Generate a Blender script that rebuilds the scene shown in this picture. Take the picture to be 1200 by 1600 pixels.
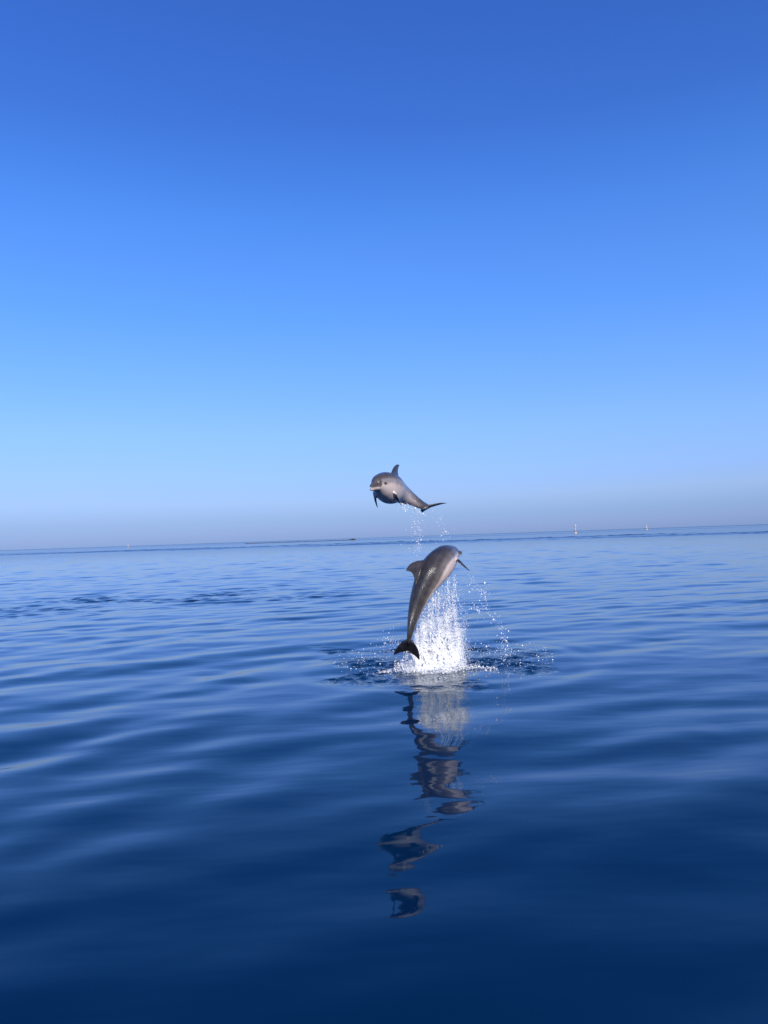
import bpy, bmesh, math, random
import numpy as np
from mathutils import Vector, Matrix

for o in list(bpy.data.objects):
    bpy.data.objects.remove(o, do_unlink=True)
scene = bpy.context.scene
COL = scene.collection
R = math.radians

# ------------------------------------------------------------------ camera
CAM_H = 2.28                       # standing in a small boat
PITCH, ROLL = R(1.957), R(1.96)
FPX = 1155.0                       # focal length in photo pixels (1600 tall)
fwd = Vector((0, math.cos(PITCH), math.sin(PITCH)))
up0 = Vector((0, -math.sin(PITCH), math.cos(PITCH)))
X = Vector((1, 0, 0))
cam_r = X * math.cos(ROLL) - up0 * math.sin(ROLL)
cam_u = X * math.sin(ROLL) + up0 * math.cos(ROLL)
cd = bpy.data.cameras.new('camera')
cam = bpy.data.objects.new('camera', cd)
COL.objects.link(cam)
m3 = Matrix((cam_r, cam_u, -fwd)).transposed()
cam.matrix_world = Matrix.Translation((0, 0, CAM_H)) @ m3.to_4x4()
cd.sensor_fit = 'VERTICAL'
cd.sensor_height = 36.0
cd.lens = 36.0 * FPX / 1600.0
cd.clip_start = 0.05
cd.clip_end = 200000
scene.camera = cam

# ------------------------------------------------------------------ sky and sun
SUN_EL = R(27)
SUN_AZ = R(12)                     # degrees to the right of straight behind the camera
sun_dir = Vector((math.sin(SUN_AZ) * math.cos(SUN_EL), -math.cos(SUN_AZ) * math.cos(SUN_EL), math.sin(SUN_EL)))
world = bpy.data.worlds.new('World')
scene.world = world
world.use_nodes = True
wn, wl = world.node_tree.nodes, world.node_tree.links
wn.clear()
sky = wn.new('ShaderNodeTexSky')
sky.sky_type = 'NISHITA'
sky.sun_disc = False
sky.sun_elevation = SUN_EL
sky.sun_rotation = math.atan2(sun_dir.x, sun_dir.y)
sky.altitude = 0
sky.air_density = 1.0
sky.dust_density = 0.6
sky.ozone_density = 2.0
bg = wn.new('ShaderNodeBackground')
bg.inputs['Strength'].default_value = 0.10
outw = wn.new('ShaderNodeOutputWorld')
# grade the clear sky by elevation: rich blue above, pale blue then a mauve-grey sea haze at the horizon.
# (sine of elevation, gain on the Nishita sky, clear-air colour)
SKY = [
    (0.0000, (0.525, 0.778, 1.787), (0.271, 0.397, 0.714)),
    (0.0094, (0.521, 0.751, 1.740), (0.303, 0.430, 0.766)),
    (0.0267, (0.486, 0.699, 1.506), (0.332, 0.497, 0.839)),
    (0.0526, (0.612, 0.783, 1.452), (0.402, 0.604, 1.000)),
    (0.0871, (0.675, 0.867, 1.566), (0.366, 0.624, 1.200)),
    (0.1383, (0.761, 1.014, 1.835), (0.305, 0.597, 1.380)),
    (0.2051, (0.750, 1.115, 2.099), (0.216, 0.503, 1.380)),
    (0.2851, (0.678, 1.187, 2.100), (0.141, 0.402, 1.135)),
    (0.3601, (0.661, 1.204, 2.195), (0.107, 0.323, 0.988)),
    (0.3953, (0.610, 1.203, 2.266), (0.089, 0.292, 0.939)),
    (0.4485, (0.532, 1.116, 2.239), (0.067, 0.235, 0.823)),
    (0.4916, (0.500, 1.012, 2.156), (0.056, 0.191, 0.723)),
    (0.5477, (0.474, 0.994, 2.199), (0.047, 0.165, 0.658)),
    (0.5975, (0.480, 0.980, 2.207), (0.042, 0.147, 0.604)),
]
geo_w = wn.new('ShaderNodeTexCoord')
sepw = wn.new('ShaderNodeSeparateXYZ')
wl.new(geo_w.outputs['Generated'], sepw.inputs[0])
mrw = wn.new('ShaderNodeMapRange')
mrw.inputs[1].default_value = 0.0; mrw.inputs[2].default_value = 0.6
wl.new(sepw.outputs['Z'], mrw.inputs[0])
def sky_ramp(col, k):
    rp = wn.new('ShaderNodeValToRGB')
    e = rp.color_ramp.elements
    while len(e) > 1: e.remove(e[-1])
    for i, row in enumerate(SKY):
        el_ = e[0] if i == 0 else e.new(row[0] / 0.6)
        el_.position = row[0] / 0.6
        el_.color = (*[c * k for c in row[col]], 1)
    wl.new(mrw.outputs[0], rp.inputs['Fac'])
    return rp
def vmul(a, k):
    v = wn.new('ShaderNodeVectorMath'); v.operation = 'SCALE'
    v.inputs['Scale'].default_value = k
    wl.new(a, v.inputs[0]); return v.outputs[0]
gain = sky_ramp(1, 1 / 2.6)
clear = sky_ramp(2, 1.0)
vm = wn.new('ShaderNodeVectorMath'); vm.operation = 'MULTIPLY'
wl.new(sky.outputs['Color'], vm.inputs[0]); wl.new(vmul(gain.outputs['Color'], 2.6), vm.inputs[1])
mixw = wn.new('ShaderNodeMix'); mixw.data_type = 'RGBA'
mixw.inputs['Factor'].default_value = 0.75
wl.new(vm.outputs[0], mixw.inputs['A']); wl.new(vmul(clear.outputs['Color'], 10.0), mixw.inputs['B'])
azw = wn.new('ShaderNodeMapRange')
azw.inputs[1].default_value = -1.0; azw.inputs[2].default_value = 1.0
azw.inputs[3].default_value = 1.08; azw.inputs[4].default_value = 0.80
wl.new(sepw.outputs['X'], azw.inputs[0])
azs = wn.new('ShaderNodeVectorMath'); azs.operation = 'SCALE'
wl.new(mixw.outputs['Result'], azs.inputs[0]); wl.new(azw.outputs[0], azs.inputs['Scale'])
wl.new(azs.outputs[0], bg.inputs['Color'])
wl.new(bg.outputs['Background'], outw.inputs['Surface'])

sd = bpy.data.lights.new('sun', 'SUN')
sd.energy = 4.2
sd.angle = R(0.5)
sd.color = (1.0, 0.93, 0.82)
sun = bpy.data.objects.new('sun', sd)
COL.objects.link(sun)
sun.rotation_euler = (-sun_dir).to_track_quat('-Z', 'Y').to_euler()

scene.view_settings.view_transform = 'Standard'
scene.view_settings.look = 'None'
scene.view_settings.exposure = 0.0
scene.view_settings.gamma = 1.0
scene.view_settings.use_curve_mapping = False
scene.cycles.max_bounces = 10
scene.cycles.diffuse_bounces = 8
scene.cycles.caustics_reflective = False
scene.cycles.caustics_refractive = False

# ------------------------------------------------------------------ helpers
def at(px, py, Y):
    """world point on the photo ray (px, py) at distance Y ahead of the camera"""
    d = fwd + cam_r * ((px - 600) / FPX) + cam_u * ((800 - py) / FPX)
    return Vector((0, 0, CAM_H)) + d * (Y / d.y)

def on_sea(px, py):
    d = fwd + cam_r * ((px - 600) / FPX) + cam_u * ((800 - py) / FPX)
    return Vector((0, 0, CAM_H)) + d * (-CAM_H / d.z)

def mesh_np(name, co, faces, smooth=True):
    """co (n,3) array, faces (m,k) array with k = 3 or 4"""
    me = bpy.data.meshes.new(name)
    co = np.ascontiguousarray(co, dtype=np.float32)
    faces = np.ascontiguousarray(faces, dtype=np.int32)
    m, k = faces.shape
    me.vertices.add(len(co)); me.vertices.foreach_set('co', co.ravel())
    me.loops.add(m * k); me.loops.foreach_set('vertex_index', faces.ravel())
    me.polygons.add(m)
    me.polygons.foreach_set('loop_start', np.arange(0, m * k, k, dtype=np.int32))
    me.polygons.foreach_set('loop_total', np.full(m, k, dtype=np.int32))
    if smooth:
        me.polygons.foreach_set('use_smooth', np.ones(m, dtype=bool))
    me.update(calc_edges=True)
    return me

def link(name, me, mat, parent=None, **props):
    o = bpy.data.objects.new(name, me)
    COL.objects.link(o)
    if mat and not me.materials:
        me.materials.append(mat)
    if parent:
        o.parent = parent
    for k, v in props.items():
        o[k] = v
    return o

def new_mat(name):
    mt = bpy.data.materials.new(name)
    mt.use_nodes = True
    nt = mt.node_tree
    return mt, nt, nt.nodes['Principled BSDF']

def plain(name, color, rough=0.5, **kw):
    mt, nt, b = new_mat(name)
    b.inputs['Base Color'].default_value = (*color, 1)
    b.inputs['Roughness'].default_value = rough
    return mt

def sstep(a, b, x):
    t = np.clip((x - a) / (b - a), 0, 1)
    return t * t * (3 - 2 * t)

rng = np.random.default_rng(11)

# ------------------------------------------------------------------ sea
SEED = 30
def build_sea():
    rows = [0.4]
    while rows[-1] < 12: rows.append(rows[-1] + 0.036)
    while rows[-1] < 420: rows.append(rows[-1] * 1.0031)
    while rows[-1] < 60000: rows.append(rows[-1] * 1.035)
    r = np.array(rows)
    a_front = np.arange(-33, 33.001, 0.15)
    a_mid = np.arange(35, 62, 2.0)
    a_back = np.arange(66, 294, 6.0)
    ang = np.concatenate([a_front, a_mid, a_back, np.arange(360 - 61, 360 - 34, 2.0)])
    th = np.radians(ang)
    nr, na = len(r), len(th)
    RR = np.repeat(r[:, None], na, 1)
    Xg = RR * np.sin(th)[None, :]
    Yg = RR * np.cos(th)[None, :]
    front = (np.abs(((ang + 180) % 360) - 180) <= 34)[None, :]
    sp = np.where(RR < 12, 0.036, np.where(RR < 420, 0.0031 * RR, 0.035 * RR))
    sp = np.where(front, sp, np.maximum(sp, 0.09 * RR))
    Z = np.zeros_like(Xg)
    # wind patchiness, metres to hundreds of metres
    def patch(scale, seed, n=14):
        g = np.random.default_rng(seed)
        out = np.zeros_like(Xg)
        for i in range(n):
            t = g.uniform(0, 2 * math.pi); k = 2 * math.pi / (scale * g.uniform(0.6, 1.8))
            out += np.sin(k * (Xg * math.cos(t) * 0.5 + Yg * math.sin(t)) + g.uniform(0, 6.28))
        return out / math.sqrt(n / 2)
    gust = 1.0 + 0.28 * patch(9, 3)
    gust = np.clip(gust, 0.35, 1.8)
    # --- gentle wave trains
    g = np.random.default_rng(SEED)
    n = 74
    lam = np.exp(g.uniform(math.log(0.42), math.log(7.5), n))
    for L in lam:
        th0 = R(27) if L > 0.9 else R(20)
        d = th0 + g.normal(0, R(20) if L > 0.9 else R(32))
        kx, ky = -math.sin(d), math.cos(d)
        k = 2 * math.pi / L
        slope = 0.0125 * g.uniform(0.5, 1.5)
        if L < 0.8: slope *= 0.6
        if L > 3.5: slope *= 0.5
        a = slope / k
        w = sstep(3.0, 6.0, L / sp)
        ph = k * (Xg * kx + Yg * ky) + g.uniform(0, 6.28)
        # wave groups
        k2 = k * g.uniform(0.12, 0.3); d2 = g.uniform(0, 6.28)
        env = 0.62 + 0.5 * np.sin(k2 * (Xg * math.cos(d2) + Yg * math.sin(d2)) + g.uniform(0, 6.28))
        if L < 1.2: env = env * gust * (0.55 + 0.45 * sstep(9, 19, RR))   # calmer close to the boat
        elif L > 1.8: env = env * (0.8 + 0.2 * sstep(9, 19, RR))
        Z += a * w * env * np.sin(ph)
    # --- rougher patches (x, y, rx, ry, strength, wavelength range)
    chop = np.zeros_like(Z)
    def ell(cx, cy, rx, ry, p=1.0):
        q = ((Xg - cx) / rx) ** 2 + ((Yg - cy) / ry) ** 2
        return np.exp(-np.maximum(q, 0) ** p)
    def rough(mask, lmin, lmax, slope, seed, n=40, spread=180, th0=20):
        g = np.random.default_rng(seed)
        idx = np.nonzero(mask > 0.01)
        xs, ys, ms, ss = Xg[idx], Yg[idx], mask[idx], sp[idx]
        acc = np.zeros_like(xs)
        for i in range(n):
            L = math.exp(g.uniform(math.log(lmin), math.log(lmax)))
            d = R(th0) + R(g.uniform(-spread, spread))
            k = 2 * math.pi / L
            acc += (slope / k) * sstep(2.5, 4, L / ss) * np.sin(k * (-math.sin(d) * xs + math.cos(d) * ys) + g.uniform(0, 6.28))
        Z[idx] += ms * acc
    sx, sy = 0.98, 13.5
    ang_s = np.arctan2(Yg - sy, Xg - sx)
    wob = 1 + 0.16 * np.sin(3 * ang_s + 1) + 0.1 * np.sin(7 * ang_s) + 0.07 * np.sin(13 * ang_s + 2)
    rs = np.sqrt(((Xg - sx) / 2.0) ** 2 + ((Yg - sy) / 2.1) ** 2) / wob
    ring = sstep(1.12, 0.62, rs + 0.22 * patch(0.9, 31)) * np.clip(0.75 + 0.4 * patch(1.3, 32), 0.15, 1.3)
    ring *= sstep(2.3, 1.5, Xg - sx)
    rough(ring, 0.13, 0.5, 0.042, 21, 60)
    chop = np.maximum(chop, ring)
    # low radiating ring wave round the splash
    rad = np.sqrt((Xg - sx) ** 2 + (Yg - sy) ** 2)
    Z += 0.004 * np.exp(-((rad - 2.5) / 0.5) ** 2) * np.sin(2 * math.pi * rad / 0.7)
    # ruffled water at the left and a dark cat's-paw band far out
    left = np.maximum(ell(-9.5, 31, 9, 3.4), 0.9 * ell(-16, 27, 6, 3.6))
    left = left * np.clip(0.6 + 0.5 * patch(3.0, 8), 0, 1.3)
    rough(left, 0.35, 1.2, 0.034, 22, 40, 60)
    # (a straight ruffled streak, nearer on the right than on the left)
    q = (2633 - 5.8 * Xg) / np.maximum(Yg, 1.0)
    pb = patch(40, 9)
    band = sstep(7.2, 8.6, q + 0.5 * pb) * sstep(12.6, 10.8, q + 0.7 * pb) * (Yg > 0) * np.clip(0.85 + 0.3 * pb, 0.2, 1.4)
    open_sea = sstep(300, 700, RR)
    ruffle = np.maximum(0.5 * np.clip(band, 0, 1), (0.32 + 0.28 * sstep(1500, 6000, RR)) * open_sea * np.clip(0.9 + 0.3 * patch(400, 12), 0.3, 1.4))
    ruffle = np.maximum(ruffle, 0.26 * sstep(25, 250, RR))
    rough(band, 2.2, 6.0, 0.032, 23, 40, 50)
    chop = np.maximum(chop, 0.35 * np.clip(left, 0, 1))
    Z[0] = Z[0].mean()
    co = np.stack([Xg, Yg, Z], -1).reshape(-1, 3)
    i = np.arange(nr - 1)[:, None]; j = np.arange(na)[None, :]; j2 = (j + 1) % na
    quads = np.stack([i * na + j, i * na + j2, (i + 1) * na + j2, (i + 1) * na + j], -1).reshape(-1, 4)
    quads = quads[:, ::-1]
    # close the small hole under the boat
    co = np.vstack([co, [[0, 0, float(Z[0].mean())]]])
    me = mesh_np('sea', co, quads)
    at_ = me.attributes.new('chop', 'FLOAT', 'POINT')
    at_.data.foreach_set('value', np.concatenate([chop.ravel(), [0]]).astype(np.float32))
    at_ = me.attributes.new('ruffle', 'FLOAT', 'POINT')
    at_.data.foreach_set('value', np.concatenate([ruffle.ravel(), [0]]).astype(np.float32))
    return me

def sea_material():
    mt, nt, b = new_mat('sea_water')
    N, Lk = nt.nodes, nt.links
    b.inputs['Base Color'].default_value = (0.0, 0.0195, 0.058, 1)
    b.inputs['Specular Tint'].default_value = (0.08, 1.0, 1.0, 1)
    b.inputs['Roughness'].default_value = 0.03
    b.inputs['IOR'].default_value = 1.36
    geo = N.new('ShaderNodeNewGeometry')
    tc = N.new('ShaderNodeTexCoord')
    # fine ripples
    mp = N.new('ShaderNodeMapping')
    mp.inputs['Rotation'].default_value = (0, 0, R(-18))
    mp.inputs['Scale'].default_value = (0.35, 1.0, 1.0)
    Lk.new(tc.outputs['Object'], mp.inputs['Vector'])
    n1 = N.new('ShaderNodeTexNoise'); n1.inputs['Scale'].default_value = 2.6
    n1.inputs['Detail'].default_value = 2.0; n1.inputs['Roughness'].default_value = 0.45
    Lk.new(mp.outputs['Vector'], n1.inputs['Vector'])
    bp = N.new('ShaderNodeBump'); bp.inputs['Strength'].default_value = 1.0
    bp.inputs['Distance'].default_value = 0.006
    Lk.new(n1.outputs['Fac'], bp.inputs['Height'])
    # small chop in the disturbed water
    ch = N.new('ShaderNodeAttribute'); ch.attribute_name = 'chop'
    n2 = N.new('ShaderNodeTexNoise'); n2.inputs['Scale'].default_value = 9.0
    n2.inputs['Detail'].default_value = 3.0; n2.inputs['Roughness'].default_value = 0.6
    Lk.new(tc.outputs['Object'], n2.inputs['Vector'])
    mul = N.new('ShaderNodeMath'); mul.operation = 'MULTIPLY'
    Lk.new(n2.outputs['Fac'], mul.inputs[0]); Lk.new(ch.outputs['Fac'], mul.inputs[1])
    bp2 = N.new('ShaderNodeBump'); bp2.inputs['Strength'].default_value = 1.0
    bp2.inputs['Distance'].default_value = 0.05
    Lk.new(mul.outputs[0], bp2.inputs['Height'])
    Lk.new(bp.outputs['Normal'], bp2.inputs['Normal'])
    Lk.new(bp2.outputs['Normal'], b.inputs['Normal'])
    # wavelets too small and far to resolve spread the reflection
    rf = N.new('ShaderNodeAttribute'); rf.attribute_name = 'ruffle'
    mr = N.new('ShaderNodeMapRange')
    mr.inputs[3].default_value = 0.03; mr.inputs[4].default_value = 0.5
    Lk.new(rf.outputs['Fac'], mr.inputs[0]); Lk.new(mr.outputs[0], b.inputs['Roughness'])
    return mt

sea = link('sea', build_sea(), sea_material(), kind='structure')

# ------------------------------------------------------------------ dolphins
def interp(xs, ys, x):
    """smooth (monotone-ish Catmull) interpolation"""
    xs = np.asarray(xs, float); ys = np.asarray(ys, float)
    m = np.gradient(ys, xs, axis=0)
    i = np.clip(np.searchsorted(xs, x) - 1, 0, len(xs) - 2)
    h = xs[i + 1] - xs[i]; t = (x - xs[i]) / h
    if ys.ndim > 1:
        h = h[:, None]; t = t[:, None]
    t2, t3 = t * t, t * t * t
    return (2*t3-3*t2+1)*ys[i] + (t3-2*t2+t)*h*m[i] + (-2*t3+3*t2)*ys[i+1] + (t3-t2)*h*m[i+1]

class MB:
    def __init__(self): self.co, self.f, self.n = [], [], 0
    def loft(self, rings):
        """rings: list of (k,3) arrays; capped both ends with fans"""
        k = len(rings[0]); base = self.n
        for q in rings: self.co.append(q)
        self.n += k * len(rings)
        for a in range(len(rings) - 1):
            for j in range(k):
                j2 = (j + 1) % k
                p, q = base + a * k, base + (a + 1) * k
                self.f.append((p + j, p + j2, q + j2)); self.f.append((p + j, q + j2, q + j))
        c0, c1 = self.n, self.n + 1
        self.co.append(rings[0].mean(0)[None]); self.co.append(rings[-1].mean(0)[None]); self.n += 2
        e = base + (len(rings) - 1) * k
        for j in range(k):
            j2 = (j + 1) % k
            self.f.append((c0, base + j2, base + j)); self.f.append((c1, e + j, e + j2))

PROF = np.array([  # s, top, bottom, half width
    (0.062, 0.016, -0.018, 0.018), (0.072, 0.033, -0.030, 0.028), (0.082, 0.042, -0.036, 0.036),
    (0.10, 0.055, -0.043, 0.045), (0.13, 0.069, -0.053, 0.056), (0.17, 0.082, -0.066, 0.069),
    (0.22, 0.096, -0.081, 0.083), (0.28, 0.104, -0.096, 0.094), (0.35, 0.107, -0.106, 0.099),
    (0.42, 0.105, -0.104, 0.096), (0.50, 0.095, -0.090, 0.085), (0.58, 0.081, -0.071, 0.069),
    (0.66, 0.067, -0.055, 0.053), (0.74, 0.054, -0.042, 0.038), (0.82, 0.043, -0.034, 0.026),
    (0.89, 0.033, -0.027, 0.018), (0.94, 0.025, -0.020, 0.013), (0.98, 0.012, -0.010, 0.010), (1.0, 0.006, -0.006, 0.006)])

def fin(mb, sec, axis_pt, span_dir, chord_dir, k=16, size=1.0):
    """sec: list of (span, le, te, thick); chord measured along chord_dir from axis_pt"""
    sd_, cdv = np.array(span_dir, float), np.array(chord_dir, float)
    nrm = np.cross(sd_, cdv); nrm /= np.linalg.norm(nrm)
    sec = np.array(sec, float) * size
    u = np.linspace(0, 1, 16)
    full = np.stack([interp(sec[:, 0], sec[:, c], sec[0, 0] + u * (sec[-1, 0] - sec[0, 0])) for c in range(4)], 1)
    rings = []
    for sp_, le, te, thk in full:
        a = np.linspace(0, 2 * math.pi, k, endpoint=False)
        c = 0.5 - 0.5 * np.cos(a)           # 0 at le .. 1 at te
        prof = np.sin(a) * (1.25 - 0.75 * c)
        p = np.array(axis_pt, float) + sd_ * sp_
        rings.append(p + np.outer(le + (te - le) * c, cdv) + np.outer(prof * thk * 0.5, nrm))
    mb.loft(rings)

def build_rest(jaw, flippers, fluke):
    """straight dolphin of length 1: nose at x=0, tail at x=1, back up (+z), left side +y"""
    mb = MB()
    s = np.concatenate([np.linspace(0.062, 0.13, 14), np.linspace(0.14, 1.0, 60)])
    pr = np.stack([interp(PROF[:, 0], PROF[:, c], s) for c in range(1, 4)], 1)
    a = np.linspace(0, 2 * math.pi, 40, endpoint=False)
    rings = []
    for x, (t, bt, w) in zip(s, pr):
        cz, hz = (t + bt) / 2, (t - bt) / 2
        ca, sa = np.cos(a), np.sin(a)
        e = 0.92
        yy = w * np.sign(ca) * np.abs(ca) ** e
        zz = cz + hz * np.sign(sa) * np.abs(sa) ** e
        # peduncle keel
        ke = sstep(0.62, 0.85, np.array([x]))[0]
        yy = yy * (1 - 0.35 * ke * np.abs(sa) ** 3)
        rings.append(np.stack([np.full_like(a, x), yy, zz], 1))
    mb.loft(rings)
    # upper beak and lower jaw
    def beak(pts, tilt, pivot):
        rings = []
        ct, st = math.cos(tilt), math.sin(tilt)
        for x, zc, hz, w in pts:
            q = np.stack([np.full_like(a, x), w * np.cos(a), zc + hz * np.sin(a)], 1)
            dx, dz = q[:, 0] - pivot[0], q[:, 2] - pivot[1]
            q[:, 0] = pivot[0] + ct * dx - st * dz
            q[:, 2] = pivot[1] + st * dx + ct * dz
            rings.append(q)
        mb.loft(rings)
    piv = (0.115, -0.012)
    beak([(0.006, -0.010, 0.004, 0.006), (0.010, -0.009, 0.009, 0.012), (0.025, -0.007, 0.012, 0.017), (0.045, -0.004, 0.015, 0.020),
          (0.065, 0.000, 0.020, 0.025), (0.085, 0.004, 0.026, 0.031), (0.11, 0.004, 0.03, 0.036)], -jaw * 0.25, piv)
    beak([(0.000, -0.020, 0.004, 0.006), (0.005, -0.0205, 0.008, 0.011), (0.02, -0.021, 0.010, 0.016), (0.045, -0.021, 0.012, 0.020),
          (0.065, -0.022, 0.015, 0.025), (0.085, -0.022, 0.018, 0.031), (0.11, -0.02, 0.024, 0.036)], jaw * 0.75, piv)
    # dorsal fin
    fin(mb, [(-0.02, 0.385, 0.588, 0.034), (0.0, 0.408, 0.566, 0.030), (0.028, 0.434, 0.540, 0.023), (0.055, 0.458, 0.530, 0.017),
             (0.08, 0.482, 0.533, 0.012), (0.098, 0.507, 0.541, 0.009), (0.105, 0.525, 0.546, 0.006)], (0, 0, 0.098), (0, 0, 1), (1, 0, 0))
    # flukes
    for sgn in (1, -1):
        fin(mb, [(-0.01, 0.915, 1.015, 0.024), (0.015, 0.922, 1.026, 0.020), (0.036, 0.940, 1.036, 0.015), (0.057, 0.968, 1.046, 0.011),
                 (0.075, 1.004, 1.058, 0.009), (0.087, 1.036, 1.070, 0.007), (0.092, 1.058, 1.076, 0.006)], (0, 0, 0), (0, sgn * fluke, 0), (1, 0, 0))
    # flippers
    for sgn, sd_, cdv in flippers:
        sd_ = np.array(sd_, float); sd_ /= np.linalg.norm(sd_)
        cdv = np.array(cdv, float); cdv -= sd_ * cdv.dot(sd_); cdv /= np.linalg.norm(cdv)
        fin(mb, [(-0.03, -0.030, 0.040, 0.026), (0.0, -0.032, 0.036, 0.022), (0.04, -0.030, 0.032, 0.017), (0.08, -0.016, 0.030, 0.013),
                 (0.12, 0.006, 0.032, 0.009), (0.145, 0.024, 0.037, 0.007), (0.152, 0.033, 0.039, 0.005)],
            (0.25, sgn * 0.074, -0.052), sd_, cdv, size=0.82)
    me = mesh_np('rest', np.vstack(mb.co), np.array(mb.f))
    SC = 2.2
    co = np.empty(len(me.vertices) * 3, np.float32); me.vertices.foreach_get('co', co)
    me.vertices.foreach_set('co', co * SC)
    o = bpy.data.objects.new('rest', me); COL.objects.link(o)
    rm = o.modifiers.new('r', 'REMESH'); rm.mode = 'VOXEL'; rm.voxel_size = 0.0075; rm.use_smooth_shade = True
    sm = o.modifiers.new('s', 'SMOOTH'); sm.factor = 0.5; sm.iterations = 5
    dg = bpy.context.evaluated_depsgraph_get(); dg.update()
    me2 = bpy.data.meshes.new_from_object(o.evaluated_get(dg))
    bpy.data.objects.remove(o, do_unlink=True)
    co = np.empty(len(me2.vertices) * 3, np.float32); me2.vertices.foreach_get('co', co)
    return me2, co.reshape(-1, 3).astype(float) / SC

def pose(rest, s_ctrl, pts, dors, thick):
    """bend the straight rest coordinates along a spine; dors = direction of the back at each control"""
    S = np.linspace(0, 1, 400)
    P = interp(s_ctrl, pts, S)
    D = interp(s_ctrl, dors, S)
    T = np.gradient(P, S, axis=0); T /= np.linalg.norm(T, axis=1)[:, None]      # towards the tail
    D -= T * (D * T).sum(1)[:, None]; D /= np.linalg.norm(D, axis=1)[:, None]
    Lf = np.cross(D, -T)                                                          # animal's left
    x = rest[:, 0]; xc = np.clip(x, 0, 1)
    ii = xc * 399; i0 = np.clip(ii.astype(int), 0, 398); f = (ii - i0)[:, None]
    g = lambda A: A[i0] * (1 - f) + A[i0 + 1] * f
    return g(P) + g(T) * ((x - xc) * thick)[:, None] + g(Lf) * (rest[:, 1] * thick)[:, None] + g(D) * (rest[:, 2] * thick)[:, None]

def skin_material():
    mt, nt, b = new_mat('wet_dolphin_skin')
    N, Lk = nt.nodes, nt.links
    pg = N.new('ShaderNodeAttribute'); pg.attribute_name = 'pigment'
    rc = N.new('ShaderNodeAttribute'); rc.attribute_name = 'rest'
    n1 = N.new('ShaderNodeTexNoise'); n1.inputs['Scale'].default_value = 14; n1.inputs['Detail'].default_value = 5
    Lk.new(rc.outputs['Vector'], n1.inputs['Vector'])
    mr = N.new('ShaderNodeMapRange'); mr.inputs[1].default_value = 0.3; mr.inputs[2].default_value = 0.7
    mr.inputs[3].default_value = -0.06; mr.inputs[4].default_value = 0.06
    Lk.new(n1.outputs['Fac'], mr.inputs[0])
    ad = N.new('ShaderNodeMath'); ad.operation = 'ADD'
    Lk.new(pg.outputs['Fac'], ad.inputs[0]); Lk.new(mr.outputs[0], ad.inputs[1])
    cr = N.new('ShaderNodeValToRGB')
    el = cr.color_ramp.elements
    el[0].position = 0.0; el[0].color = (0.010, 0.009, 0.011, 1)
    el[1].position = 1.0; el[1].color = (0.66, 0.56, 0.52, 1)
    for p, c in ((0.2, (0.050, 0.044, 0.044)), (0.45, (0.14, 0.118, 0.107)), (0.68, (0.30, 0.265, 0.25)), (0.85, (0.62, 0.47, 0.42))):
        e = el.new(p); e.color = (*c, 1)
    Lk.new(ad.outputs[0], cr.inputs['Fac'])
    Lk.new(cr.outputs['Color'], b.inputs['Base Color'])
    n2 = N.new('ShaderNodeTexNoise'); n2.inputs['Scale'].default_value = 150; n2.inputs['Detail'].default_value = 3
    Lk.new(rc.outputs['Vector'], n2.inputs['Vector'])
    mr2 = N.new('ShaderNodeMapRange'); mr2.inputs[1].default_value = 0.35; mr2.inputs[2].default_value = 0.65
    mr2.inputs[3].default_value = 0.10; mr2.inputs[4].default_value = 0.32
    Lk.new(n2.outputs['Fac'], mr2.inputs[0]); Lk.new(mr2.outputs[0], b.inputs['Roughness'])
    b.inputs['IOR'].default_value = 1.4
    bp = N.new('ShaderNodeBump'); bp.inputs['Strength'].default_value = 0.5; bp.inputs['Distance'].default_value = 0.006
    Lk.new(n2.outputs['Fac'], bp.inputs['Height']); Lk.new(bp.outputs['Normal'], b.inputs['Normal'])
    return mt

SKIN = skin_material()
EYE = plain('dark_eye', (0.012, 0.011, 0.012), 0.12)

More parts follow.
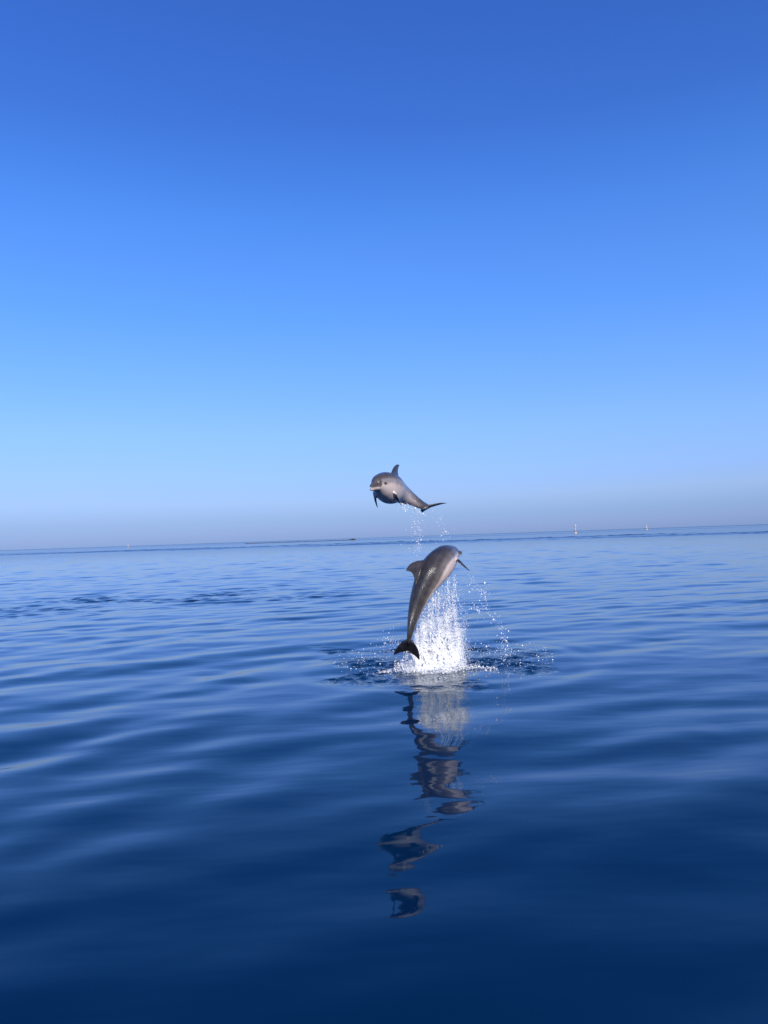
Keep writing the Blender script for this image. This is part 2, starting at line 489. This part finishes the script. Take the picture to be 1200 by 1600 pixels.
def pigment(rest, flippers, pale, tail_tone):
    x, y, z = rest.T
    top = interp(PROF[:, 0], PROF[:, 1], np.clip(x, 0.062, 1)); bot = interp(PROF[:, 0], PROF[:, 2], np.clip(x, 0.062, 1))
    v = (z - bot) / (top - bot)                     # 0 belly .. 1 back
    p = np.where(v < 0.5, 1.0 - 0.0 * v, 0.2)
    # dark cape, grey flank, pale belly
    p = 0.16 + pale * 0.5 + (0.16 + pale) * sstep(0.90, 0.66, v) + 0.25 * sstep(0.64, 0.42, v) + 0.43 * sstep(0.40, 0.26, v)
    tail = sstep(0.60, 0.88, x)
    p = p * (1 - tail) + (0.20 + 0.26 * sstep(0.6, 0.2, v)) * tail
    # fins
    hw = interp(PROF[:, 0], PROF[:, 3], np.clip(x, 0.062, 1))
    dors = sstep(0.0, 0.02, z - top) * (x > 0.3) * (x < 0.7)
    p = p * (1 - dors) + 0.19 * dors
    flip = np.zeros_like(x)
    for sg, sd_, cdv in flippers:
        d0 = np.stack([x - 0.25, y - sg * 0.074, z + 0.052], 1)
        u = np.array(sd_, float); u /= np.linalg.norm(u)
        al = d0 @ u; off = np.linalg.norm(d0 - al[:, None] * u, axis=1)
        flip = np.maximum(flip, sstep(0.010, 0.026, al) * sstep(0.06, 0.05, off) * sstep(1.06, 1.22, (y / hw) ** 2 + ((z - (top + bot) / 2) / ((top - bot) / 2)) ** 2))
    p = p * (1 - flip) + max(0.12, tail_tone) * flip
    fl = sstep(0.925, 0.96, x)
    p = p * (1 - fl) + tail_tone * fl
    # face: white chin and lower jaw, dark lips and blowhole, dark eye patch
    chin = sstep(0.24, 0.17, x) * sstep(0.006, -0.012, z) * (0.50 + 0.50 * sstep(0.085, 0.13, x))
    p = np.maximum(p, chin * 1.0)
    ub = sstep(0.10, 0.085, x) * sstep(-0.011, -0.006, z)
    p = p * (1 - ub) + 0.30 * ub
    jw = sstep(0.10, 0.085, x) * sstep(-0.012, -0.016, z)
    p = p * (1 - jw) + 0.74 * jw
    lip = np.exp(-((z + 0.0125) / 0.0035) ** 2) * sstep(0.105, 0.085, x)
    p = p * (1 - 0.75 * lip)
    eyep = np.exp(-(((x - 0.125) / 0.016) ** 2 + ((z - 0.004) / 0.009) ** 2)) * (np.abs(y) > 0.02)
    p = p * (1 - 0.7 * eyep)
    bh = np.exp(-(((x - 0.145) / 0.008) ** 2 + (y / 0.01) ** 2)) * (z > 0)
    p = p * (1 - 0.7 * bh)
    return p

def make_dolphin(label, jaw, flippers, s_ctrl, pts, dors, thick, centre, pale, fluke, tail_tone):
    root = bpy.data.objects.new('dolphin', None); COL.objects.link(root)
    root.location = centre
    root['label'] = label; root['category'] = 'dolphin'; root['group'] = 'dolphins leaping out of the sea'
    pts = np.array([tuple(p) for p in pts]); dors = np.array(dors, float)
    # flipper directions are given in the world; bring them into the straight body's frame
    sa = np.array([0.235, 0.265]); pa = interp(s_ctrl, pts, sa)
    T = pa[1] - pa[0]; T /= np.linalg.norm(T)
    D = interp(s_ctrl, dors, np.array([0.25]))[0]; D -= T * D.dot(T); D /= np.linalg.norm(D)
    Lf = np.cross(D, -T)
    loc = lambda v: (T.dot(v), Lf.dot(v), D.dot(v))
    flippers = [(sg, loc(np.array(a_, float)), loc(np.array(c_, float))) for sg, a_, c_ in flippers]
    me, rest = build_rest(jaw, flippers, fluke)
    pos = pose(rest, s_ctrl, pts, dors, thick) - np.array(centre)
    me.vertices.foreach_set('co', pos.astype(np.float32).ravel())
    a = me.attributes.new('pigment', 'FLOAT', 'POINT'); a.data.foreach_set('value', pigment(rest, flippers, pale, tail_tone).astype(np.float32))
    a = me.attributes.new('rest', 'FLOAT_VECTOR', 'POINT'); a.data.foreach_set('vector', (rest * 2.2).astype(np.float32).ravel())
    me.update()
    me.polygons.foreach_set('use_smooth', np.ones(len(me.polygons), bool))
    me.materials.clear()
    link('body', me, SKIN, root)
    for sg in (1, -1):
        w = float(interp(PROF[:, 0], PROF[:, 3], np.array([0.125]))[0])
        e = pose(np.array([[0.125, sg * w * 0.965, 0.006]]), s_ctrl, pts, dors, thick)[0] - np.array(centre)
        bm = bmesh.new(); bmesh.ops.create_icosphere(bm, subdivisions=2, radius=0.016)
        em = bpy.data.meshes.new('eye'); bm.to_mesh(em); bm.free()
        em.polygons.foreach_set('use_smooth', np.ones(len(em.polygons), bool))
        eo = link('eye', em, EYE, root); eo.location = e
    return root, pos + np.array(centre)

lower, lower_co = make_dolphin(
    'grey dolphin with pale pink belly rising from the white splash, tail just above the sea', 0.0,
    [(1, (0.2, 0.85, -0.5), (0, 0.2, -1)), (-1, (0.58, -0.55, -0.60), (0.12, 1.0, 0.05))],
    [0, 0.12, 0.28, 0.42, 0.56, 0.70, 0.86, 1.0],
    [at(721, 860, 13.40), at(707, 866, 13.16), at(693, 876, 12.80), at(678, 892, 12.53), at(663, 918, 12.42), at(650, 952, 12.33), at(641.5, 987, 12.22), at(637.5, 1013, 12.27)],
    [(-0.45, -0.75, 0.6), (-0.60, -0.62, 0.5), (-0.80, -0.45, 0.4), (-0.88, -0.42, 0.25), (-0.8, -0.6, 0.1), (-0.65, -0.75, 0.0), (-0.40, -0.9, 0.0), (-0.20, -1.0, -0.2)],
    2.42, Vector(at(665, 925, 12.65)), -0.06, 1.0, -0.05)
upper, upper_co = make_dolphin(
    'grey dolphin highest in the air above the other, white chin turned towards the left', R(7),
    [(1, (0.28, 0.80, -0.50), (0.5, -0.75, -0.4)), (-1, (0.16, 0.50, -0.85), (0.25, 0.95, 0.2))],
    [0, 0.12, 0.22, 0.35, 0.48, 0.60, 0.72, 0.86, 1.0],
    [at(578.5, 758, 11.80), at(591, 757, 12.02), at(599, 759.5, 12.2), at(608, 763, 12.45), at(615, 766, 12.72), at(626, 772, 12.95), at(641, 780, 13.16), at(659.5, 789.5, 13.4), at(672, 792, 13.64)],
    [(0, 0, 1), (0, 0, 1), (0.02, 0, 1), (0.03, 0, 1), (0.03, 0, 1), (0.02, 0.0, 1), (-0.05, 0, 1), (-0.2, 0, 1), (-0.34, 0, 1)],
    2.42, Vector(at(620, 765, 12.6)), 0.22, 1.2, 0.24)

# ------------------------------------------------------------------ splash
ico = bmesh.new(); bmesh.ops.create_icosphere(ico, subdivisions=1, radius=1.0)
ICO_V = np.array([v.co[:] for v in ico.verts]); ICO_F = np.array([[v.index for v in f.verts] for f in ico.faces]); ico.free()

OCT_V = np.array([(1, 0, 0), (-1, 0, 0), (0, 1, 0), (0, -1, 0), (0, 0, 1), (0, 0, -1)], float) * 1.15
OCT_F = np.array([(0, 2, 4), (2, 1, 4), (1, 3, 4), (3, 0, 4), (2, 0, 5), (1, 2, 5), (3, 1, 5), (0, 3, 5)])

def drops_mesh(name, pos, rad, stretch=None, lean=None):
    # tiny drops are eight-sided, larger ones rounder
    ICO_V, ICO_F = (OCT_V, OCT_F) if len(pos) > 2000 else (globals()['ICO_V'], globals()['ICO_F'])
    pos = np.asarray(pos, float); rad = np.asarray(rad, float); n = len(pos)
    nv = len(ICO_V)
    sc = np.repeat(rad[:, None], 3, 1) * rng.uniform(0.75, 1.25, (n, 3))
    if stretch is not None: sc[:, 2] *= stretch
    v = ICO_V[None] * sc[:, None, :] * rng.uniform(0.85, 1.15, (n, nv, 1))
    if lean is not None:
        v[:, :, 0] += v[:, :, 2] * lean[:, None]
    v = v + pos[:, None, :]
    f = (ICO_F[None] + (np.arange(n) * nv)[:, None, None]).reshape(-1, 3)
    return mesh_np(name, v.reshape(-1, 3), f)

def spray_material():
    mt, nt, b = new_mat('white_spray')
    b.inputs['Base Color'].default_value = (0.96, 0.965, 0.97, 1)
    b.inputs['Roughness'].default_value = 0.35
    b.inputs['IOR'].default_value = 1.33
    return mt
SPRAY = spray_material()

def stuff(name, mesh, label, cat='splash'):
    return link(name, mesh, SPRAY, kind='stuff', label=label, category=cat)

# white plume: water dragged up by the leap, between the body (left) and a ragged right edge.
base = on_sea(681, 1046)
Yb = base.y
def px_w(px, py, Y):
    """vectorised at()"""
    d = np.array(fwd)[None] + np.outer((px - 600) / FPX, np.array(cam_r)) + np.outer((800 - py) / FPX, np.array(cam_u))
    return np.array([0, 0, CAM_H]) + d * (Y / d[:, 1])[:, None]
PY = [893, 910, 930, 950, 975, 1000, 1025, 1052]
XL = [704, 688, 674, 662, 653, 647, 641, 636]
XR = [711, 713, 715, 717, 719, 721, 722, 719]
def plume(n, bias, edge):
    t = rng.beta(1.0, bias, n)
    py = 1053 - 158 * t
    l = np.interp(py, PY, XL); r_ = np.interp(py, PY, XR)
    u = rng.beta(1.25, 1.15, n)
    px = l + (r_ - l) * u + rng.normal(0, edge, n) * (0.35 + 1.1 * u)
    # lobes and gaps so that the mass is torn rather than even
    lob = np.sin(px * 0.21 + 2.0 * np.sin(py * 0.045)) + np.sin(px * 0.47 - py * 0.06 + 1.0) + 0.8 * np.sin(py * 0.19 + px * 0.1)
    keep = rng.uniform(0, 1, n) < np.clip(0.66 + 0.20 * lob + 1.1 * (0.35 - t), 0.18, 1)
    px, py, t = px[keep], py[keep], t[keep]
    Y = np.maximum(Yb + 0.08 + rng.normal(0, 0.20, len(px)) * (1 - 0.55 * t), 12.62 + 0.25 * np.clip((1020 - py) / 100, 0, 1))
    w = px_w(px, py, Y)
    ok = w[:, 2] > -0.01
    return w[ok], t[ok]
def threads(n_thr, per):
    """streams running down from the belly line, bending a little outward"""
    P = []
    for i in range(n_thr):
        u = rng.beta(1.3, 1.0)
        x0 = 655 + 58 * u + rng.normal(0, 1.5)
        y0 = np.interp(x0, [650, 662, 674, 688, 704, 714], [985, 950, 930, 910, 896, 902]) + rng.uniform(-4, 16)
        ln = rng.uniform(18, 95); k = int(per * rng.uniform(0.4, 1.4) * ln / 50)
        if rng.uniform() < 0.3: y0 += rng.uniform(10, 60)
        tt = rng.uniform(0, 1, k) ** 1.2
        bend = rng.normal(2.0, 4.0)
        px = x0 + bend * tt ** 2 + rng.normal(0, 0.5, k)
        py = y0 + ln * tt
        ok = py < 1050
        P.append(px_w(px[ok], py[ok], Yb - 0.10 + rng.normal(0, 0.12) + rng.normal(0, 0.012, ok.sum())))
    return np.vstack(P)

p, t = plume(150000, 4.2, 2.8)
rad = np.exp(rng.normal(math.log(0.0026), 0.45, len(p))) * (1 - 0.3 * t)
stuff('splash_plume', drops_mesh('splash_plume', p, rad, rng.uniform(1, 1.9, len(p))),
      'tall white column of spray thrown up beside the lower dolphin')
p, t = plume(62000, 2.3, 6.5)
rad = np.exp(rng.normal(math.log(0.0023), 0.4, len(p)))
stuff('fine_mist', drops_mesh('fine_mist', p, rad, rng.uniform(1, 2.4, len(p))),
      'fine mist hanging in and around the white column of spray')
p = threads(60, 24)
rad = np.exp(rng.normal(math.log(0.0026), 0.45, len(p)))
stuff('falling_streams', drops_mesh('falling_streams', p, rad, rng.uniform(1.4, 4.0, len(p))),
      'fine streams of water running down from the belly of the lower dolphin')

# churned white water at the heart of the splash
bm = bmesh.new()
nb = 1900
tb = rng.beta(1.0, 2.7, nb); pyb = 1054 - 78 * tb
lb = np.interp(pyb, PY, XL) + 9; rb = np.interp(pyb, PY, XR) - 5 - 14 * tb
wb = px_w(lb + (rb - lb) * rng.uniform(0, 1, nb), pyb, Yb + 0.13 + rng.normal(0, 0.12, nb))
for c, r_ in zip(wb, rng.uniform(0.012, 0.034, nb) * (1 - 0.45 * tb)):
    bmesh.ops.create_icosphere(bm, subdivisions=1, radius=r_, matrix=Matrix.Translation((c[0], c[1], max(c[2], 0.0))) @ Matrix.Diagonal((1, 1, 1.5, 1)))
fm = bpy.data.meshes.new('foam'); bm.to_mesh(fm); bm.free()
fo = bpy.data.objects.new('foam', fm); COL.objects.link(fo)
rm = fo.modifiers.new('r', 'REMESH'); rm.mode = 'VOXEL'; rm.voxel_size = 0.011; rm.use_smooth_shade = True
sm = fo.modifiers.new('s', 'SMOOTH'); sm.factor = 0.5; sm.iterations = 4
dg = bpy.context.evaluated_depsgraph_get(); dg.update()
fm2 = bpy.data.meshes.new_from_object(fo.evaluated_get(dg)); bpy.data.objects.remove(fo, do_unlink=True)
fm2.materials.clear()
stuff('white_foam', fm2, 'solid churned white water at the foot of the spray column')

# ragged crown of the splash where it meets the sea: fingers of different heights
P, Q = [], []
for i in range(70):
    a_ = rng.uniform(0, 2 * math.pi)
    hgt = abs(rng.normal(0.06, 0.10)) + 0.02
    out = rng.uniform(0.02, 0.30)
    k = int(rng.uniform(30, 120))
    tt = rng.uniform(0, 1, k)
    rr = 1 + out * tt + rng.normal(0, 0.03, k)
    ang_ = a_ + rng.normal(0, 0.07, k)
    P.append(np.stack([base.x - 0.05 + 0.46 * rr * np.cos(ang_), Yb + 0.40 * rr * np.sin(ang_), hgt * 4 * tt * (1.05 - tt) + rng.normal(0, 0.012, k)], 1))
# low foam ridge thrown to the right and a sheet folding over on the left
for (x0, x1, y0, dy, n_, h_) in ((715, 752, 1040, -7, 420, 0.05), (752, 776, 1041, -2, 140, 0.015), (616, 650, 1034, 16, 900, 0.10), (590, 612, 1018, 2, 140, 0.02)):
    u = rng.uniform(0, 1, n_)
    g_ = px_w(x0 + (x1 - x0) * u + rng.normal(0, 1.5, n_), y0 + dy * u + rng.normal(0, 2.0, n_), np.full(n_, Yb - 0.1) + rng.normal(0, 0.06, n_))
    g_[:, 2] = np.abs(rng.normal(0.0, h_, n_))
    P.append(g_)
p = np.vstack(P); p[:, 2] = np.maximum(p[:, 2], 0.0)
rad = np.exp(rng.normal(math.log(0.0040), 0.5, len(p)))
stuff('splash_crown', drops_mesh('splash_crown', p, rad), 'ragged white rim of foam at the foot of the splash')

# scattered drops over the disturbed water
n = 900
th_ = rng.uniform(0, 2 * math.pi, n); q = np.sqrt(rng.uniform(0.05, 1, n))
p = np.stack([0.98 + 2.0 * q * np.cos(th_), 13.5 + 1.9 * q * np.sin(th_), rng.exponential(0.05, n) + 0.005], 1)
rad = np.exp(rng.normal(math.log(0.0042), 0.45, n))
stuff('surface_spray', drops_mesh('surface_spray', p, rad), 'drops pattering on the dark ruffled water around the splash')

def chain(pts, n, jx, Y, rmed, name, label, st=(1, 1.6)):
    pts = np.array(pts, float)
    L = np.concatenate([[0], np.cumsum(np.linalg.norm(np.diff(pts, axis=0), axis=1))])
    u = rng.uniform(0, L[-1], n)
    xs = np.interp(u, L, pts[:, 0]); ys = np.interp(u, L, pts[:, 1])
    clump = rng.normal(0, 1, (n, 2)) * jx * rng.choice([0.35, 1.0, 1.9], n)[:, None]
    w = np.array([tuple(at(a + c[0], b_ + c[1], Y + rng.normal(0, 0.12))) for a, b_, c in zip(xs, ys, clump)])
    w = w[w[:, 2] > 0]
    rad = np.exp(rng.normal(math.log(rmed), 0.45, len(w)))
    stuff(name, drops_mesh(name, w, rad, rng.uniform(st[0], st[1], len(w))), label)

chain([(734, 902), (743, 919), (757, 926), (760, 940), (757, 948), (764, 961), (776, 969), (781, 980), (788, 1000), (790, 1020), (785, 1036)],
      330, 3.6, 12.9, 0.0042, 'spray_arc', 'loose arc of drops falling from the flipper at the right of the splash')
chain([(743, 948), (749, 958)], 50, 3, 12.8, 0.0042, 'spray_cluster', 'small clump of drops between the splash and the arc of drops')
chain([(648, 812), (656, 832), (654, 850), (650, 868)], 200, 5.5, 12.7, 0.0038, 'dripping_drops', 'column of drops falling from the upper dolphin past the horizon')
chain([(618, 786), (640, 790), (660, 802)], 110, 5, 12.6, 0.0038, 'belly_drips', 'thin drips hanging under the belly of the upper dolphin', (1, 3.5))
chain([(684, 808), (696, 818), (690, 846)], 60, 7, 13.3, 0.0032, 'tail_drips', 'few drops trailing below the flukes of the upper dolphin', (1, 2.5))
chain([(600, 1005), (622, 1002), (634, 1010)], 190, 8, 12.8, 0.0036, 'tail_spray', 'light spray kicked up left of the lower tail')

# ------------------------------------------------------------------ far marks
WHITE = plain('white_paint', (0.52, 0.51, 0.48), 0.4)
YELLOW = plain('faded_orange_paint', (0.72, 0.52, 0.34), 0.45)
DARK = plain('dark_band', (0.10, 0.05, 0.03), 0.5)
ROCK = plain('dark_rock', (0.07, 0.06, 0.05), 0.9)

def lathe(name, prof, mat, parent, seg=16):
    rings = [np.stack([r_ * np.cos(np.linspace(0, 2*math.pi, seg, endpoint=False)), r_ * np.sin(np.linspace(0, 2*math.pi, seg, endpoint=False)), np.full(seg, z_)], 1) for r_, z_ in prof]
    mb = MB(); mb.loft(rings)
    return link(name, mesh_np(name, np.vstack(mb.co), np.array(mb.f), False), mat, parent)

def root_at(name, loc, label, cat, group=None):
    o = bpy.data.objects.new(name, None); COL.objects.link(o); o.location = loc
    o['label'] = label; o['category'] = cat
    if group: o['group'] = group
    return o

def buoy(px, dist, h, label, tall):
    d = at(px, 838, dist)
    o = root_at('channel_buoy', (d.x, dist, 0), label, 'buoy', 'buoys on the horizon')
    lathe('float', [(0.10*h, -0.4), (0.16*h, -0.1), (0.16*h, 0.10*h), (0.12*h, 0.15*h)], YELLOW, o)
    if tall:
        lathe('tower', [(0.10*h, 0.15*h), (0.055*h, 0.55*h), (0.05*h, 0.70*h)], WHITE, o)
        lathe('lantern', [(0.09*h, 0.70*h), (0.12*h, 0.74*h), (0.12*h, 0.84*h), (0.06*h, 0.90*h)], WHITE, o)
        lathe('topmark', [(0.02*h, 0.90*h), (0.05*h, 0.93*h), (0.03*h, h)], YELLOW, o)
    else:
        lathe('tower', [(0.14*h, 0.15*h), (0.09*h, 0.45*h), (0.04*h, 0.8*h)], WHITE, o)
        lathe('topmark', [(0.03*h, 0.8*h), (0.05*h, 0.88*h), (0.01*h, h)], WHITE, o)
buoy(899.5, 585, 7.4, 'tall white channel buoy with a lantern, right of the dolphins', True)
buoy(1011, 950, 8.0, 'small pale buoy farthest to the right on the horizon', False)
buoy(200, 1150, 6.0, 'tiny white buoy on the horizon at the left', False)

# low rock breakwater
bw = root_at('breakwater', tuple(at(470, 846, 930))[:2] + (0,), 'long low dark breakwater just under the horizon left of the dolphins', 'breakwater')
g = np.random.default_rng(4)
mb = MB()
xs = np.linspace(-70, 62, 60)
rings = []
for x in xs:
    hh = 0.45 + 0.35 * g.uniform()
    yy = g.normal(0, 0.6)
    rings.append(np.array([(x, yy - 3, -0.5), (x, yy - 1.2, hh * 0.8), (x, yy + 1.0, hh), (x, yy + 3, -0.5)]))
mb.loft(rings)
link('rock_bank', mesh_np('rock_bank', np.vstack(mb.co), np.array(mb.f), False), ROCK, bw)
for k in range(5):
    bm = bmesh.new(); bmesh.ops.create_icosphere(bm, subdivisions=2, radius=1.0)
    for v in bm.verts: v.co *= 1 + g.uniform(-0.2, 0.2)
    me = bpy.data.meshes.new('rock'); bm.to_mesh(me); bm.free()
    ro = link('rock', me, ROCK, bw)
    ro.location = (62 + k * 1.4, g.normal(0, 0.5), 0.3 + (0.7 if k in (2, 3) else 0)); ro.scale = (1.5, 1.5, 1.0)
